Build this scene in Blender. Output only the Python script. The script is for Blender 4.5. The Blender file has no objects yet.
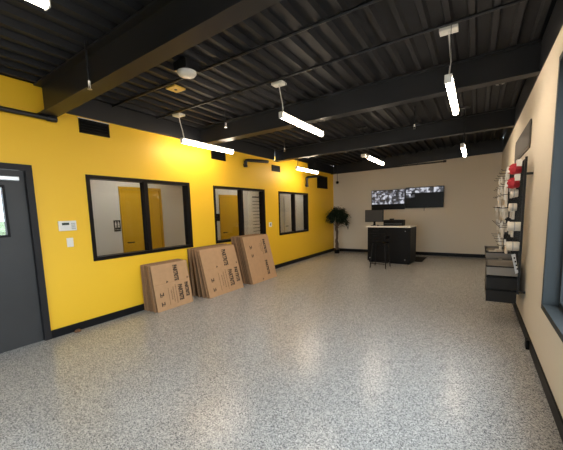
import bpy, bmesh, math, random
from mathutils import Vector, Matrix
random.seed(7)
sc = bpy.context.scene
COL = sc.collection
PI = math.pi

# ------------------------------------------------------------------ materials
def s2l(c):
    c /= 255.0
    return c/12.92 if c <= 0.04045 else ((c+0.055)/1.055)**2.4
def srgb(r, g, b): return (s2l(r), s2l(g), s2l(b), 1)

def mat(name, col, rough=0.5, metal=0.0, spec=0.5, noise=0.0, nscale=20.0, bump=0.0, bscale=200.0):
    m = bpy.data.materials.new(name); m.use_nodes = True
    nt = m.node_tree; b = nt.nodes['Principled BSDF']
    b.inputs['Base Color'].default_value = col
    b.inputs['Roughness'].default_value = rough
    b.inputs['Metallic'].default_value = metal
    b.inputs['Specular IOR Level'].default_value = spec
    tc = nt.nodes.new('ShaderNodeTexCoord')
    if noise > 0:
        n = nt.nodes.new('ShaderNodeTexNoise'); n.inputs['Scale'].default_value = nscale
        n.inputs['Detail'].default_value = 4
        nt.links.new(tc.outputs['Object'], n.inputs['Vector'])
        mr = nt.nodes.new('ShaderNodeMapRange')
        mr.inputs['From Min'].default_value = 0.3; mr.inputs['From Max'].default_value = 0.7
        mr.inputs['To Min'].default_value = 1-noise; mr.inputs['To Max'].default_value = 1+noise
        nt.links.new(n.outputs['Fac'], mr.inputs['Value'])
        mx = nt.nodes.new('ShaderNodeVectorMath'); mx.operation = 'SCALE'
        mx.inputs[0].default_value = col[:3]
        nt.links.new(mr.outputs['Result'], mx.inputs['Scale'])
        nt.links.new(mx.outputs['Vector'], b.inputs['Base Color'])
    if bump > 0:
        n2 = nt.nodes.new('ShaderNodeTexNoise'); n2.inputs['Scale'].default_value = bscale
        nt.links.new(tc.outputs['Object'], n2.inputs['Vector'])
        bp = nt.nodes.new('ShaderNodeBump'); bp.inputs['Strength'].default_value = bump
        bp.inputs['Distance'].default_value = 0.01
        nt.links.new(n2.outputs['Fac'], bp.inputs['Height'])
        nt.links.new(bp.outputs['Normal'], b.inputs['Normal'])
    return m

def emit_mat(name, col, strength):
    m = bpy.data.materials.new(name); m.use_nodes = True
    nt = m.node_tree; b = nt.nodes['Principled BSDF']
    b.inputs['Base Color'].default_value = (0.8, 0.8, 0.8, 1)
    b.inputs['Emission Color'].default_value = col
    b.inputs['Emission Strength'].default_value = strength
    return m

def glass_mat(name, tint=(0.82, 0.84, 0.84, 1)):
    m = bpy.data.materials.new(name); m.use_nodes = True
    nt = m.node_tree
    for n in list(nt.nodes): nt.nodes.remove(n)
    out = nt.nodes.new('ShaderNodeOutputMaterial')
    tr = nt.nodes.new('ShaderNodeBsdfTransparent'); tr.inputs['Color'].default_value = tint
    gl = nt.nodes.new('ShaderNodeBsdfGlossy'); gl.inputs['Roughness'].default_value = 0.02
    fr = nt.nodes.new('ShaderNodeFresnel'); fr.inputs['IOR'].default_value = 1.5
    mx = nt.nodes.new('ShaderNodeMixShader')
    ge = nt.nodes.new('ShaderNodeNewGeometry'); mu = nt.nodes.new('ShaderNodeMath'); mu.operation = 'MULTIPLY'
    sb = nt.nodes.new('ShaderNodeMath'); sb.operation = 'SUBTRACT'; sb.inputs[0].default_value = 1.0
    nt.links.new(ge.outputs['Backfacing'], sb.inputs[1]); nt.links.new(sb.outputs[0], mu.inputs[0])
    nt.links.new(fr.outputs['Fac'], mu.inputs[1]); nt.links.new(mu.outputs[0], mx.inputs['Fac'])
    nt.links.new(tr.outputs['BSDF'], mx.inputs[1]); nt.links.new(gl.outputs['BSDF'], mx.inputs[2])
    nt.links.new(mx.outputs['Shader'], out.inputs['Surface'])
    return m

def floor_mat():
    m = bpy.data.materials.new('epoxy_flake_floor'); m.use_nodes = True
    nt = m.node_tree; b = nt.nodes['Principled BSDF']
    tc = nt.nodes.new('ShaderNodeTexCoord')
    v1 = nt.nodes.new('ShaderNodeTexVoronoi'); v1.inputs['Scale'].default_value = 150
    nt.links.new(tc.outputs['Object'], v1.inputs['Vector'])
    sep = nt.nodes.new('ShaderNodeSeparateColor'); nt.links.new(v1.outputs['Color'], sep.inputs['Color'])
    r = nt.nodes.new('ShaderNodeValToRGB'); r.color_ramp.interpolation = 'CONSTANT'
    e = r.color_ramp.elements
    e[0].position = 0.0; e[0].color = srgb(112, 112, 114)
    e[1].position = 0.16; e[1].color = srgb(150, 150, 151)
    for p, c in ((0.38, srgb(174, 174, 173)), (0.62, srgb(188, 187, 185)), (0.84, srgb(212, 212, 210))):
        x = e.new(p); x.color = c
    nt.links.new(sep.outputs[0], r.inputs['Fac'])
    nt.links.new(r.outputs['Color'], b.inputs['Base Color'])
    b.inputs['Roughness'].default_value = 0.24
    b.inputs['Specular IOR Level'].default_value = 0.45
    n2 = nt.nodes.new('ShaderNodeTexNoise'); n2.inputs['Scale'].default_value = 60
    nt.links.new(tc.outputs['Object'], n2.inputs['Vector'])
    bp = nt.nodes.new('ShaderNodeBump'); bp.inputs['Strength'].default_value = 0.12; bp.inputs['Distance'].default_value = 0.004
    nt.links.new(n2.outputs['Fac'], bp.inputs['Height']); nt.links.new(bp.outputs['Normal'], b.inputs['Normal'])
    return m

def feed_mat():
    """the picture on a security-camera tile: a grey noise pattern that differs from tile to tile"""
    m = bpy.data.materials.new('camera_feed'); m.use_nodes = True
    nt = m.node_tree; b = nt.nodes['Principled BSDF']
    b.inputs['Base Color'].default_value = (0.01, 0.01, 0.01, 1); b.inputs['Roughness'].default_value = 0.3
    tc = nt.nodes.new('ShaderNodeTexCoord'); oi = nt.nodes.new('ShaderNodeObjectInfo')
    ad = nt.nodes.new('ShaderNodeVectorMath'); ad.operation = 'ADD'
    sc_ = nt.nodes.new('ShaderNodeMath'); sc_.operation = 'MULTIPLY'; sc_.inputs[1].default_value = 40
    nt.links.new(oi.outputs['Random'], sc_.inputs[0])
    nt.links.new(tc.outputs['Object'], ad.inputs[0]); nt.links.new(sc_.outputs[0], ad.inputs[1])
    n = nt.nodes.new('ShaderNodeTexNoise'); n.inputs['Scale'].default_value = 9; n.inputs['Detail'].default_value = 3
    nt.links.new(ad.outputs[0], n.inputs['Vector'])
    r = nt.nodes.new('ShaderNodeValToRGB'); e = r.color_ramp.elements
    e[0].position = 0.43; e[0].color = srgb(25, 26, 32); e[1].position = 0.62; e[1].color = srgb(225, 228, 240)
    x = e.new(0.5); x.color = srgb(110, 112, 125)
    nt.links.new(n.outputs['Fac'], r.inputs['Fac'])
    nt.links.new(r.outputs['Color'], b.inputs['Emission Color'])
    b.inputs['Emission Strength'].default_value = 0.45
    return m

M = {}
M['yellow'] = mat('yellow_paint', srgb(247, 197, 40), 0.5, bump=0.05, bscale=150)
M['cream'] = mat('cream_paint', srgb(215, 205, 188), 0.6, bump=0.05, bscale=150)
M['hall'] = mat('pale_grey_paint', srgb(214, 212, 208), 0.6)
M['hall_yellow'] = mat('yellow_door_paint', srgb(204, 160, 26), 0.45)
M['deck'] = mat('black_deck_paint', srgb(35, 36, 39), 0.6, spec=0.25, noise=0.06, nscale=6)
M['steel'] = mat('black_steel_paint', srgb(26, 28, 32), 0.42, spec=0.5, noise=0.06, nscale=5)
M['base'] = mat('black_rubber_base', srgb(26, 26, 28), 0.45, spec=0.12)
M['frame'] = mat('dark_bronze_frame', srgb(24, 20, 19), 0.4, spec=0.12)
M['slate'] = mat('slate_frame', srgb(54, 58, 60), 0.5, spec=0.15)
M['door'] = mat('charcoal_door_paint', srgb(58, 58, 59), 0.4, spec=0.3, noise=0.05, nscale=3)
M['doorframe'] = mat('charcoal_frame_paint', srgb(44, 43, 45), 0.35, spec=0.12)
M['floor'] = floor_mat()
M['glass'] = glass_mat('clear_glass')
M['white'] = mat('white_plastic', srgb(232, 230, 224), 0.4)
M['offwhite'] = mat('off_white_wrap', srgb(222, 214, 200), 0.5, noise=0.06, nscale=30)
M['grey'] = mat('grey_plastic', srgb(170, 170, 168), 0.4)
M['silver'] = mat('brushed_silver', srgb(200, 200, 200), 0.3, metal=0.8)
M['black'] = mat('black_plastic', srgb(15, 15, 16), 0.4, spec=0.12)
M['blackm'] = mat('black_metal', srgb(17, 17, 18), 0.4, metal=0.3)
M['deskblack'] = mat('black_laminate', srgb(22, 22, 23), 0.4, spec=0.12)
M['worktop'] = mat('pale_worktop', srgb(240, 232, 220), 0.4)
M['screen'] = mat('dark_screen', srgb(7, 7, 9), 0.35, spec=0.15)
M['monitor'] = mat('grey_screen', srgb(48, 50, 54), 0.35)
M['card'] = mat('brown_cardboard', srgb(190, 150, 110), 0.8, noise=0.05, nscale=12)
M['card2'] = mat('brown_cardboard_darker', srgb(166, 128, 92), 0.85, noise=0.10, nscale=25)
_nt = M['card2'].node_tree; _oi = _nt.nodes.new('ShaderNodeObjectInfo'); _hs = _nt.nodes.new('ShaderNodeHueSaturation')
_mr = _nt.nodes.new('ShaderNodeMapRange'); _mr.inputs['To Min'].default_value = 0.45; _mr.inputs['To Max'].default_value = 1.15
_nt.links.new(_oi.outputs['Random'], _mr.inputs['Value']); _nt.links.new(_mr.outputs['Result'], _hs.inputs['Value'])
_b = _nt.nodes['Principled BSDF']; _src = _b.inputs['Base Color'].links[0].from_socket
_nt.links.new(_src, _hs.inputs['Color']); _nt.links.new(_hs.outputs['Color'], _b.inputs['Base Color'])
M['ink'] = mat('printed_ink', srgb(62, 46, 36), 0.8)
M['red'] = mat('red_pack', srgb(176, 46, 56), 0.5, spec=0.3)
M['smoke'] = mat('smoked_plastic', srgb(40, 39, 38), 0.3, spec=0.12)
M['traygrey'] = mat('grey_tray', srgb(120, 114, 106), 0.45)
M['plaque'] = mat('dark_grey_plaque', srgb(76, 70, 65), 0.6, spec=0.2, noise=0.15, nscale=4)
M['leaf'] = mat('ficus_leaf', srgb(30, 44, 30), 0.5, spec=0.2, noise=0.3, nscale=8)
M['bark'] = mat('ficus_bark', srgb(96, 78, 62), 0.8, noise=0.2, nscale=30)
M['mat'] = mat('black_rubber_mat', srgb(18, 18, 18), 0.7, spec=0.12)
M['yplate'] = mat('yellow_plate', srgb(226, 186, 84), 0.5)
M['brown'] = mat('brown_leaf', srgb(110, 78, 56), 0.8)
M['groove'] = mat('slat_groove', srgb(60, 58, 56), 0.6)
M['asphalt'] = mat('concrete_pavement', srgb(150, 142, 134), 0.9, noise=0.1, nscale=2)
M['hedge'] = mat('hedge_green', srgb(86, 104, 70), 0.8, noise=0.4, nscale=6)
M['lens'] = emit_mat('led_lens', (1.0, 0.82, 0.62, 1), 20.5)
M['hallfill'] = emit_mat('hall_fill_lens', (1.0, 0.92, 0.82, 1), 14.0)  # glow of the lamps added to brighten the corridor
M['feed'] = feed_mat()
M['lcd'] = mat('lcd', srgb(46, 60, 52), 0.2)

# ------------------------------------------------------------------ mesh builder
class MB:
    def __init__(s): s.v = []; s.f = []; s.sm = []
    def add(s, vs, fs, smooth=False):
        o = len(s.v); s.v += [tuple(v) for v in vs]
        for f in fs: s.f.append([i+o for i in f]); s.sm.append(smooth)
        return s
    def box(s, x0, x1, y0, y1, z0, z1):
        vs = [(x, y, z) for x in (x0, x1) for y in (y0, y1) for z in (z0, z1)]
        return s.add(vs, [(0,1,3,2),(4,6,7,5),(0,4,5,1),(2,3,7,6),(0,2,6,4),(1,5,7,3)])
    def hexa(s, p):   # 8 points: bottom ring 4, top ring 4
        return s.add(p, [(3,2,1,0),(4,5,6,7),(0,1,5,4),(1,2,6,5),(2,3,7,6),(3,0,4,7)])
    def loft(s, A, B):  # two matching closed outlines
        n = len(A)
        fs = [tuple(range(n-1, -1, -1)), tuple(range(n, 2*n))]
        fs += [(i, (i+1) % n, n+(i+1) % n, n+i) for i in range(n)]
        return s.add(list(A)+list(B), fs)
    def tube(s, pts, r, n=8, cap=True):
        pts = [Vector(p) for p in pts]; R = r if isinstance(r, (list, tuple)) else [r]*len(pts)
        vs = []; fs = []
        t0 = (pts[1]-pts[0]).normalized()
        u = t0.orthogonal().normalized()
        for i, p in enumerate(pts):
            if i == 0: t = pts[1]-pts[0]
            elif i == len(pts)-1: t = pts[-1]-pts[-2]
            else: t = (pts[i+1]-pts[i]).normalized()+(pts[i]-pts[i-1]).normalized()
            t.normalize(); u = (u-t*u.dot(t)).normalized(); w = t.cross(u)
            for k in range(n):
                a = 2*PI*k/n; vs.append(p+(u*math.cos(a)+w*math.sin(a))*R[i])
        for i in range(len(pts)-1):
            for k in range(n):
                k2 = (k+1) % n; fs.append((i*n+k, i*n+k2, (i+1)*n+k2, (i+1)*n+k))
        s.add(vs, fs, True)
        if cap:
            s.add(vs[:n], [tuple(range(n-1, -1, -1))]); s.add(vs[-n:], [tuple(range(n))])
        return s
    def lathe(s, prof, c=(0,0,0), axis='z', n=24):
        vs = []; fs = []
        for r, h in prof:
            for k in range(n):
                a = 2*PI*k/n; p = (r*math.cos(a), r*math.sin(a), h)
                if axis == 'x': p = (h, r*math.cos(a), r*math.sin(a))
                vs.append((p[0]+c[0], p[1]+c[1], p[2]+c[2]))
        m = len(prof)
        for i in range(m-1):
            for k in range(n):
                k2 = (k+1) % n; fs.append((i*n+k, i*n+k2, (i+1)*n+k2, (i+1)*n+k))
        s.add(vs, fs, True)
        s.add(vs[:n], [tuple(range(n-1, -1, -1))]); s.add(vs[-n:], [tuple(range(n))])
        return s
    def mesh(s, name, m):
        me = bpy.data.meshes.new(name); me.from_pydata(s.v, [], s.f); me.update()
        bm = bmesh.new(); bm.from_mesh(me); bmesh.ops.recalc_face_normals(bm, faces=bm.faces); bm.to_mesh(me); bm.free()
        for p, sm in zip(me.polygons, s.sm): p.use_smooth = sm
        me.materials.append(m); return me
    def build(s, name, m, parent=None, loc=None, bevel=0.0):
        o = bpy.data.objects.new(name, s.mesh(name, m)); COL.objects.link(o)
        if parent is not None: o.parent = parent
        if loc is not None: o.location = loc
        if bevel > 0:
            b = o.modifiers.new('bevel', 'BEVEL'); b.width = bevel; b.segments = 2; b.limit_method = 'ANGLE'
        return o

def box(*a): return MB().box(*a)
def tag(o, label, cat, group=None):
    o['label'] = label; o['category'] = cat
    if group: o['group'] = group
    return o
def thing(name, label, cat, loc=(0,0,0), rz=0.0, group=None):
    o = bpy.data.objects.new(name, None); COL.objects.link(o); o.empty_display_size = 0.1
    o.location = loc; o.rotation_euler = (0, 0, rz)
    return tag(o, label, cat, group)
def struct(o, label=None, cat=None):
    o['kind'] = 'structure'
    if label: o['label'] = label
    if cat: o['category'] = cat
    return o
def sempty(name, label, cat, loc=(0,0,0)):
    o = bpy.data.objects.new(name, None); COL.objects.link(o); o.location = loc; o.empty_display_size = 0.1
    return struct(o, label, cat)
def dup(root, loc, label, group=None, rz=None):
    r = root.copy(); COL.objects.link(r); r.location = loc; r['label'] = label
    if rz is not None: r.rotation_euler = (0, 0, rz)
    if group: r['group'] = group
    for ch in list(root.children):
        c = ch.copy(); COL.objects.link(c); c.parent = r
        for g in list(ch.children):
            d = g.copy(); COL.objects.link(d); d.parent = c
    return r
def text_verts(txt, size, bold=False):
    cu = bpy.data.curves.new('t', 'FONT'); cu.body = txt; cu.size = size; cu.offset = 0.007 if bold else 0.0; cu.align_x = 'LEFT'
    o = bpy.data.objects.new('t', cu); COL.objects.link(o)
    dg = bpy.context.evaluated_depsgraph_get(); ev = o.evaluated_get(dg)
    me = ev.to_mesh()
    vs = [tuple(v.co) for v in me.vertices]; fs = [tuple(p.vertices) for p in me.polygons]
    ev.to_mesh_clear(); bpy.data.objects.remove(o); bpy.data.curves.remove(cu)
    return vs, fs

# ------------------------------------------------------------------ the room
XL, XR, YB, YF = -4.58, 0.55, 11.02, -2.6
T = 0.14
def zdeck(x): return 3.15+0.0526*(x-XL)

struct(box(-6.2, XR+0.25, YF-0.15, YB+0.2, -0.1, 0).build('floor', M['floor']), 'grey speckled epoxy flake floor', 'floor')

# left wall: yellow, with openings (y0, y1, z0, z1)
WIN = [(2.26, 4.09, 0.915, 2.125), (4.71, 6.53, 0.915, 2.11), (7.18, 8.925, 0.893, 2.095)]
DOOR = (0.63, 1.60, 0.0, 2.13)
def ztop(y): return 3.15 if y < 1.93 else 2.89 if y < 7.25 else 3.03 if y < 8.95 else 2.86
def wall_cols(mb, x0, x1, cuts, holes, zt):
    for a, b in zip(cuts[:-1], cuts[1:]):
        m = (a+b)/2; h = [q for q in holes if q[0] < m < q[1]]
        if h:
            q = h[0]
            if q[2] > 0.001: mb.box(x0, x1, a, b, 0, q[2])
            mb.box(x0, x1, a, b, q[3], zt(m))
        else: mb.box(x0, x1, a, b, 0, zt(m))
    return mb
holes = [DOOR]+WIN
cuts = sorted([YF, YB, 1.93, 7.25, 8.95]+[c for h in holes for c in h[:2]])
struct(wall_cols(MB(), XL-T, XL, cuts, holes, ztop).build('wall_left', M['yellow']), 'bright yellow painted side wall', 'wall')

# right wall: cream, with one big window opening
RW = (0.25, 3.62, 0.60, 2.78)
struct(wall_cols(MB(), XR, XR+0.25, [YF, RW[0], RW[1], YB], [RW], lambda y: 3.04).build('wall_right', M['cream']), 'cream painted wall with the display rack', 'wall')
# back wall
wb = MB().loft([(XL-T, YB, 0), (XR+0.25, YB, 0), (XR+0.25, YB, 3.065), (XL-T, YB, 2.86)],
               [(XL-T, YB+0.15, 0), (XR+0.25, YB+0.15, 0), (XR+0.25, YB+0.15, 3.065), (XL-T, YB+0.15, 2.86)])
struct(wb.build('wall_back', M['cream']), 'cream painted end wall behind the desk', 'wall')
# front wall, behind the camera, with a shopfront window
FW = (-4.0, -0.2, 0.3, 2.6)
wf = MB()
for a, b in ((XL-T, FW[0]), (FW[1], XR+0.25)): wf.box(a, b, YF-0.15, YF, 0, 3.1)
wf.box(FW[0], FW[1], YF-0.15, YF, 0, FW[2]); wf.box(FW[0], FW[1], YF-0.15, YF, FW[3], 3.1)
struct(wf.build('wall_front', M['cream']), 'cream wall with the shopfront window', 'wall')

# ceiling: corrugated steel deck, ribs running down the room
prof_lo = []
x = XL-0.16; pts = []
while x < XR+0.28:
    z = zdeck(x)
    pts += [(x, z), (x+0.05, z), (x+0.068, z+0.06), (x+0.182, z+0.06)]
    x += 0.2
dk = MB(); Y0, Y1 = YF-0.15, YB+0.2
vs = [(p[0], Y0, p[1]) for p in pts]+[(p[0], Y1, p[1]) for p in pts]+[(p[0], Y0, p[1]+0.06) for p in pts]+[(p[0], Y1, p[1]+0.06) for p in pts]
n = len(pts); fs = []
for i in range(n-1):
    fs += [(i, i+1, n+i+1, n+i), (2*n+i, 3*n+i, 3*n+i+1, 2*n+i+1), (i, 2*n+i, 2*n+i+1, i+1), (n+i, n+i+1, 3*n+i+1, 3*n+i)]
fs += [(0, n, 3*n, 2*n), (n-1, 3*n-1, 4*n-1, 2*n-1)]
dk.add(vs, fs)
struct(dk.build('ceiling', M['deck']), 'black corrugated steel roof deck', 'ceiling')

# main steel beams across the room
def ibeam(name, L, R, label):
    # L / R = (y0, y1, z_bottom, z_top) at the two side walls
    def prof(x, e):
        y0, y1, zb, zt = e; yc = (y0+y1)/2; t = 0.018; w = 0.008
        return [(x, y0, zb), (x, y1, zb), (x, y1, zb+t), (x, yc+w, zb+t), (x, yc+w, zt-t), (x, y1, zt-t), (x, y1, zt), (x, y0, zt),
                (x, y0, zt-t), (x, yc-w, zt-t), (x, yc-w, zb+t), (x, y0, zb+t)]
    return struct(MB().loft(prof(XL, L), prof(XR, R)).build(name, M['steel']), label, 'beam')
ibeam('ceiling_beam_1', (1.77, 1.96, 2.79, 3.149), (1.79, 1.94, 3.05, 3.41), 'nearest black steel roof beam, running above the entrance door side')
ibeam('ceiling_beam_2', (4.30, 4.50, 2.84, 3.149), (4.76, 4.91, 3.06, 3.41), 'middle black steel roof beam, between the two rows of lights')
ibeam('ceiling_beam_3', (7.00, 7.16, 2.86, 3.149), (7.60, 7.75, 3.06, 3.41), 'farthest black steel roof beam, nearest the screens')
# black edge beams that sit on the wall tops
def edge(name, mb, label): return struct(mb.build(name, M['steel']), label, 'beam')
zl = zdeck(XL)-0.002
edge('trim_1', MB().box(XL-T, XL+0.03, 1.97, 7.0, 2.89, zl), 'black edge beam on top of the yellow wall')
edge('trim_2', MB().box(XL-T, XL+0.03, 7.25, 8.95, 3.03, zl).box(XL-T, XL+0.03, 8.95, YB, 2.86, zl), 'black edge beam at the far end of the yellow wall')
edge('trim_3', MB().box(XR, XR+0.25, YF, YB, 3.04, zdeck(XR)), 'black edge beam above the cream side wall')
edge('trim_4', MB().loft([(XL, YB, 2.866), (XR, YB, 3.06), (XR, YB, zdeck(XR)+0.1), (XL, YB, zdeck(XL)+0.1)],
                         [(XL, YB+0.15, 2.866), (XR, YB+0.15, 3.06), (XR, YB+0.15, zdeck(XR)+0.1), (XL, YB+0.15, zdeck(XL)+0.1)]), 'black edge beam above the end wall')
edge('trim_5', MB().box(XL-T, XR+0.25, YF-0.15, YF, 3.1, 3.5), 'black edge beam above the front wall')

# baseboards
BH, BT = 0.105, 0.014
struct(box(XL, XL+BT, 1.655, YB, 0, BH).build('baseboard_left', M['base']), 'black baseboard under the yellow wall', 'baseboard')
struct(box(XL+BT, XR-BT, YB-BT, YB, 0, BH).build('baseboard_back', M['base']), 'black baseboard of the end wall', 'baseboard')
struct(box(XR-BT, XR, YF, YB, 0, BH).build('baseboard_right', M['base']), 'black baseboard under the cream side wall', 'baseboard')

# interior windows in the yellow wall
def side_window(name, y0, y1, z0, z1, label):
    w = sempty(name, label, 'window', (XL, (y0+y1)/2, z0))
    h = (y1-y0)/2; H = z1-z0; f = 0.05; xa, xb = -T-0.004, 0.012
    fr = MB().box(xa, xb, -h, -h+f, 0, H).box(xa, xb, h-f, h, 0, H).box(xa, xb, -h+f, h-f, 0, f).box(xa, xb, -h+f, h-f, H-f, H)
    fr.build('window_frame', M['frame'], w)
    box(-0.10, 0.008, -0.035, 0.035, f, H-f).build('mullion', M['frame'], w)
    for a, b in ((-h+f, -0.035), (0.035, h-f)):
        box(-0.064, -0.058, a, b, f, H-f).build('glass_pane', M['glass'], w)
    return w
side_window('window_1', *WIN[0], 'wide two-pane interior window nearest the entrance door')
side_window('window_2', *WIN[1], 'middle two-pane interior window above the cardboard stacks')
side_window('window_3', *WIN[2], 'farthest two-pane interior window of the yellow wall')

# entrance door in the yellow wall
d = sempty('door_1', 'charcoal entrance door with a narrow glass lite and dark frame', 'door', (XL, (DOOR[0]+DOOR[1])/2, 0))
hw = (DOOR[1]-DOOR[0])/2; H = 2.13; f = 0.05
fr = MB().box(-T-0.01, 0.02, hw-0.02, hw+f, 0, H+f).box(-T-0.01, 0.02, -hw-f, -hw+0.02, 0, H+f).box(-T-0.01, 0.02, -hw+0.02, hw-0.02, H-0.02, H+f)
fr.box(-T, -0.075, hw-0.035, hw-0.02, 0, H-0.02)
fr.build('door_frame', M['doorframe'], d)
xa, xb = -0.07, -0.025
g0, g1, gz0, gz1 = -0.02, 0.26, 1.34, 1.93
lf = MB().box(xa, xb, -hw+0.024, g0, 0.002, H-0.024).box(xa, xb, g1, hw-0.024, 0.002, H-0.024).box(xa, xb, g0, g1, 0.002, gz0).box(xa, xb, g0, g1, gz1, H-0.024)
leaf = lf.build('door_leaf', M['door'], d)
b = 0.022
lt = MB().box(xa-0.008, xb+0.008, g0-0.005, g0+b, gz0-0.005, gz1+0.005).box(xa-0.008, xb+0.008, g1-b, g1+0.005, gz0-0.005, gz1+0.005)
lt.box(xa-0.008, xb+0.008, g0+b, g1-b, gz0-0.005, gz0+b).box(xa-0.008, xb+0.008, g0+b, g1-b, gz1-b, gz1+0.005)
lite = lt.build('lite_frame', M['base'], leaf)
box(-0.05, -0.044, g0+b, g1-b, gz0+b, gz1-b).build('glass_pane', M['glass'], leaf)
cl = box(xb, xb+0.045, 0.0, 0.40, 1.985, 2.035).build('door_closer', M['silver'], d, bevel=0.006); cl['label'] = 'silver door closer bar'
MB().tube([(xb+0.03, 0.05, 2.035), (xb+0.05, 0.02, 2.075), (0.0, -0.15, 2.1)], 0.008).build('closer_arm', M['silver'], d)
MB().tube([(xb, -hw+0.1, 1.0), (xb+0.055, -hw+0.1, 1.0), (xb+0.055, -hw+0.2, 1.0)], 0.01).build('door_handle', M['silver'], d)

# big slate window in the right wall
w = sempty('window_4', 'large slate framed window in the cream side wall', 'window', (XR, 0, 0))
y0, y1, z0, z1 = RW; f = 0.05
fr = MB().box(-0.012, 0.10, y0, y0+f, z0, z1).box(-0.012, 0.10, y1-f, y1, z0, z1).box(-0.012, 0.10, y0+f, y1-f, z0, z0+f).box(-0.012, 0.10, y0+f, y1-f, z1-f, z1)
fr.build('window_frame', M['slate'], w)
f2 = 0.09
fr = MB().box(0.10, 0.25, y0, y0+f2, z0, z1).box(0.10, 0.25, y1-f2, y1, z0, z1).box(0.10, 0.25, y0+f2, y1-f2, z0, z0+f2).box(0.10, 0.25, y0+f2, y1-f2, z1-f2, z1)
fr.box(0.10, 0.20, 1.87, 1.93, z0+f2, z1-f2)
fr.build('inner_frame', M['slate'], w)
for a, b in ((y0+f2, 1.87), (1.93, y1-f2)):
    box(0.17, 0.176, a, b, z0+f2, z1-f2).build('glass_pane', M['glass'], w)
# shopfront window behind the camera
w = sempty('window_5', 'shopfront window behind the camera', 'window', (0, YF, 0))
x0, x1, z0, z1 = FW; f = 0.06
fr = MB().box(x0, x0+f, -0.12, 0.01, z0, z1).box(x1-f, x1, -0.12, 0.01, z0, z1).box(x0+f, x1-f, -0.12, 0.01, z0, z0+f).box(x0+f, x1-f, -0.12, 0.01, z1-f, z1)
fr.box((x0+x1)/2-0.03, (x0+x1)/2+0.03, -0.12, 0.01, z0+f, z1-f)
fr.build('window_frame', M['slate'], w)
for a, b in ((x0+f, (x0+x1)/2-0.03), ((x0+x1)/2+0.03, x1-f)):
    box(a, b, -0.07, -0.064, z0+f, z1-f).build('glass_pane', M['glass'], w)

# ------------------------------------------------------------------ the corridor behind the windows
HX = -6.0
struct(MB().box(HX-0.1, HX, 2.05, 13.0, 0, 2.6).box(HX, XL-T, 2.05, 2.15, 0, 2.6).box(HX, XL-T, 13.0, 13.1, 0, 2.6).box(XL-T-0.02, XL-T, YB, 13.0, 0, 2.6).build('wall_corridor', M['hall']),
       'pale grey corridor wall seen through the interior windows', 'wall')
struct(box(-6.2, XL-T, YB+0.2, 13.1, -0.1, 0).build('floor_corridor', M['floor']), 'corridor floor', 'floor')
struct(box(HX-0.1, XL-T, 2.05, 13.1, 2.6, 2.7).build('ceiling_corridor', M['hall']), 'corridor ceiling', 'ceiling')
def hall_door(name, y0, y1, zt, m, label, hside=-1):
    d = sempty(name, label, 'door', (HX, (y0+y1)/2, 0)); h = (y1-y0)/2
    MB().box(0, 0.03, -h, -h+0.05, 0, zt).box(0, 0.03, h-0.05, h, 0, zt).box(0, 0.03, -h+0.05, h-0.05, zt-0.05, zt).build('door_frame', m, d)
    box(0, 0.015, -h+0.053, h-0.053, 0.005, zt-0.053).build('door_leaf', m, d)
    yh = hside*(h-0.10)
    MB().tube([(0.015, yh, 1.0), (0.06, yh, 1.0), (0.06, yh-hside*0.12, 1.0)], 0.012).build('door_handle', M['blackm'], d)
    return d
hall_door('door_2', 3.55, 4.51, 2.12, M['hall_yellow'], 'yellow restroom door behind the nearest interior window')
hall_door('door_3', 6.37, 7.32, 2.05, M['hall_yellow'], 'yellow corridor door behind the middle interior window')
hall_door('door_4', 9.75, 10.62, 2.05, M['hall'], 'pale grey corridor door behind the farthest interior window')
# restroom sign
s = thing('restroom_sign', 'black restroom sign with white figures beside the yellow corridor door', 'sign', (HX+0.002, 3.465, 1.24))
box(0, 0.008, -0.065, 0.065, 0, 0.22).build('sign_plate', M['black'], s)
g = MB()
for yy in (-0.032, 0.028):
    g.lathe([(0.011, 0), (0.011, 0.003)], (0.008, yy, 0.185), 'x', 12)
    g.box(0.008, 0.011, yy-0.014, yy+0.014, 0.12, 0.17).box(0.008, 0.011, yy-0.011, yy-0.002, 0.075, 0.12).box(0.008, 0.011, yy+0.002, yy+0.011, 0.075, 0.12)
g.box(0.008, 0.011, -0.003, 0.0, 0.075, 0.2)
g.build('figure_symbols', M['white'], s)
tv, tf = text_verts('RESTROOM', 0.022)
MB().add([(0.011, -0.058+p[0]*0.95, 0.03+p[1]) for p in tv], tf).build('sign_lettering', M['white'], s)
# slatted panel
s = thing('slatted_panel', 'white panel with thin dark horizontal lines behind the middle window', 'panel', (HX, 8.05, 0.5))
box(0.001, 0.02, -0.42, 0.42, 0, 1.75).build('panel_board', M['white'], s)
g = MB()
for k in range(13): g.box(0.02, 0.023, -0.2, 0.42, 0.12+k*0.105, 0.135+k*0.105)
g.box(0.02, 0.024, -0.2, 0.3, 1.5, 1.54)
g.build('groove_lines', M['groove'], s)
s = thing('wall_phone', 'small black handset on the corridor wall beside the far yellow door', 'phone', (HX+0.002, 6.29, 1.33))
box(0, 0.03, -0.05, 0.05, 0, 0.2).build('phone_base', M['black'], s)
box(0.03, 0.06, -0.03, 0.03, 0.01, 0.19).build('handset', M['black'], s, bevel=0.008)
def hall_fill_lamp(y, label):  # unseen lamp added to light the corridor behind the interior windows
    s = thing('corridor_fill_light', label, 'light', (-5.35, y, 2.6), 0, 'fill lights added to the corridor')
    box(-0.07, 0.07, -0.6, 0.6, -0.05, -0.001).build('lamp_housing', M['white'], s)
    box(-0.06, 0.06, -0.58, 0.58, -0.058, -0.05).build('lens', M['hallfill'], s)
    return s
hall_fill_lamp(3.6, 'added corridor fill light outside the restroom door')
hall_fill_lamp(7.0, 'added corridor fill light behind the middle interior window')
hall_fill_lamp(10.6, 'added corridor fill light at the far end of the corridor')

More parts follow.
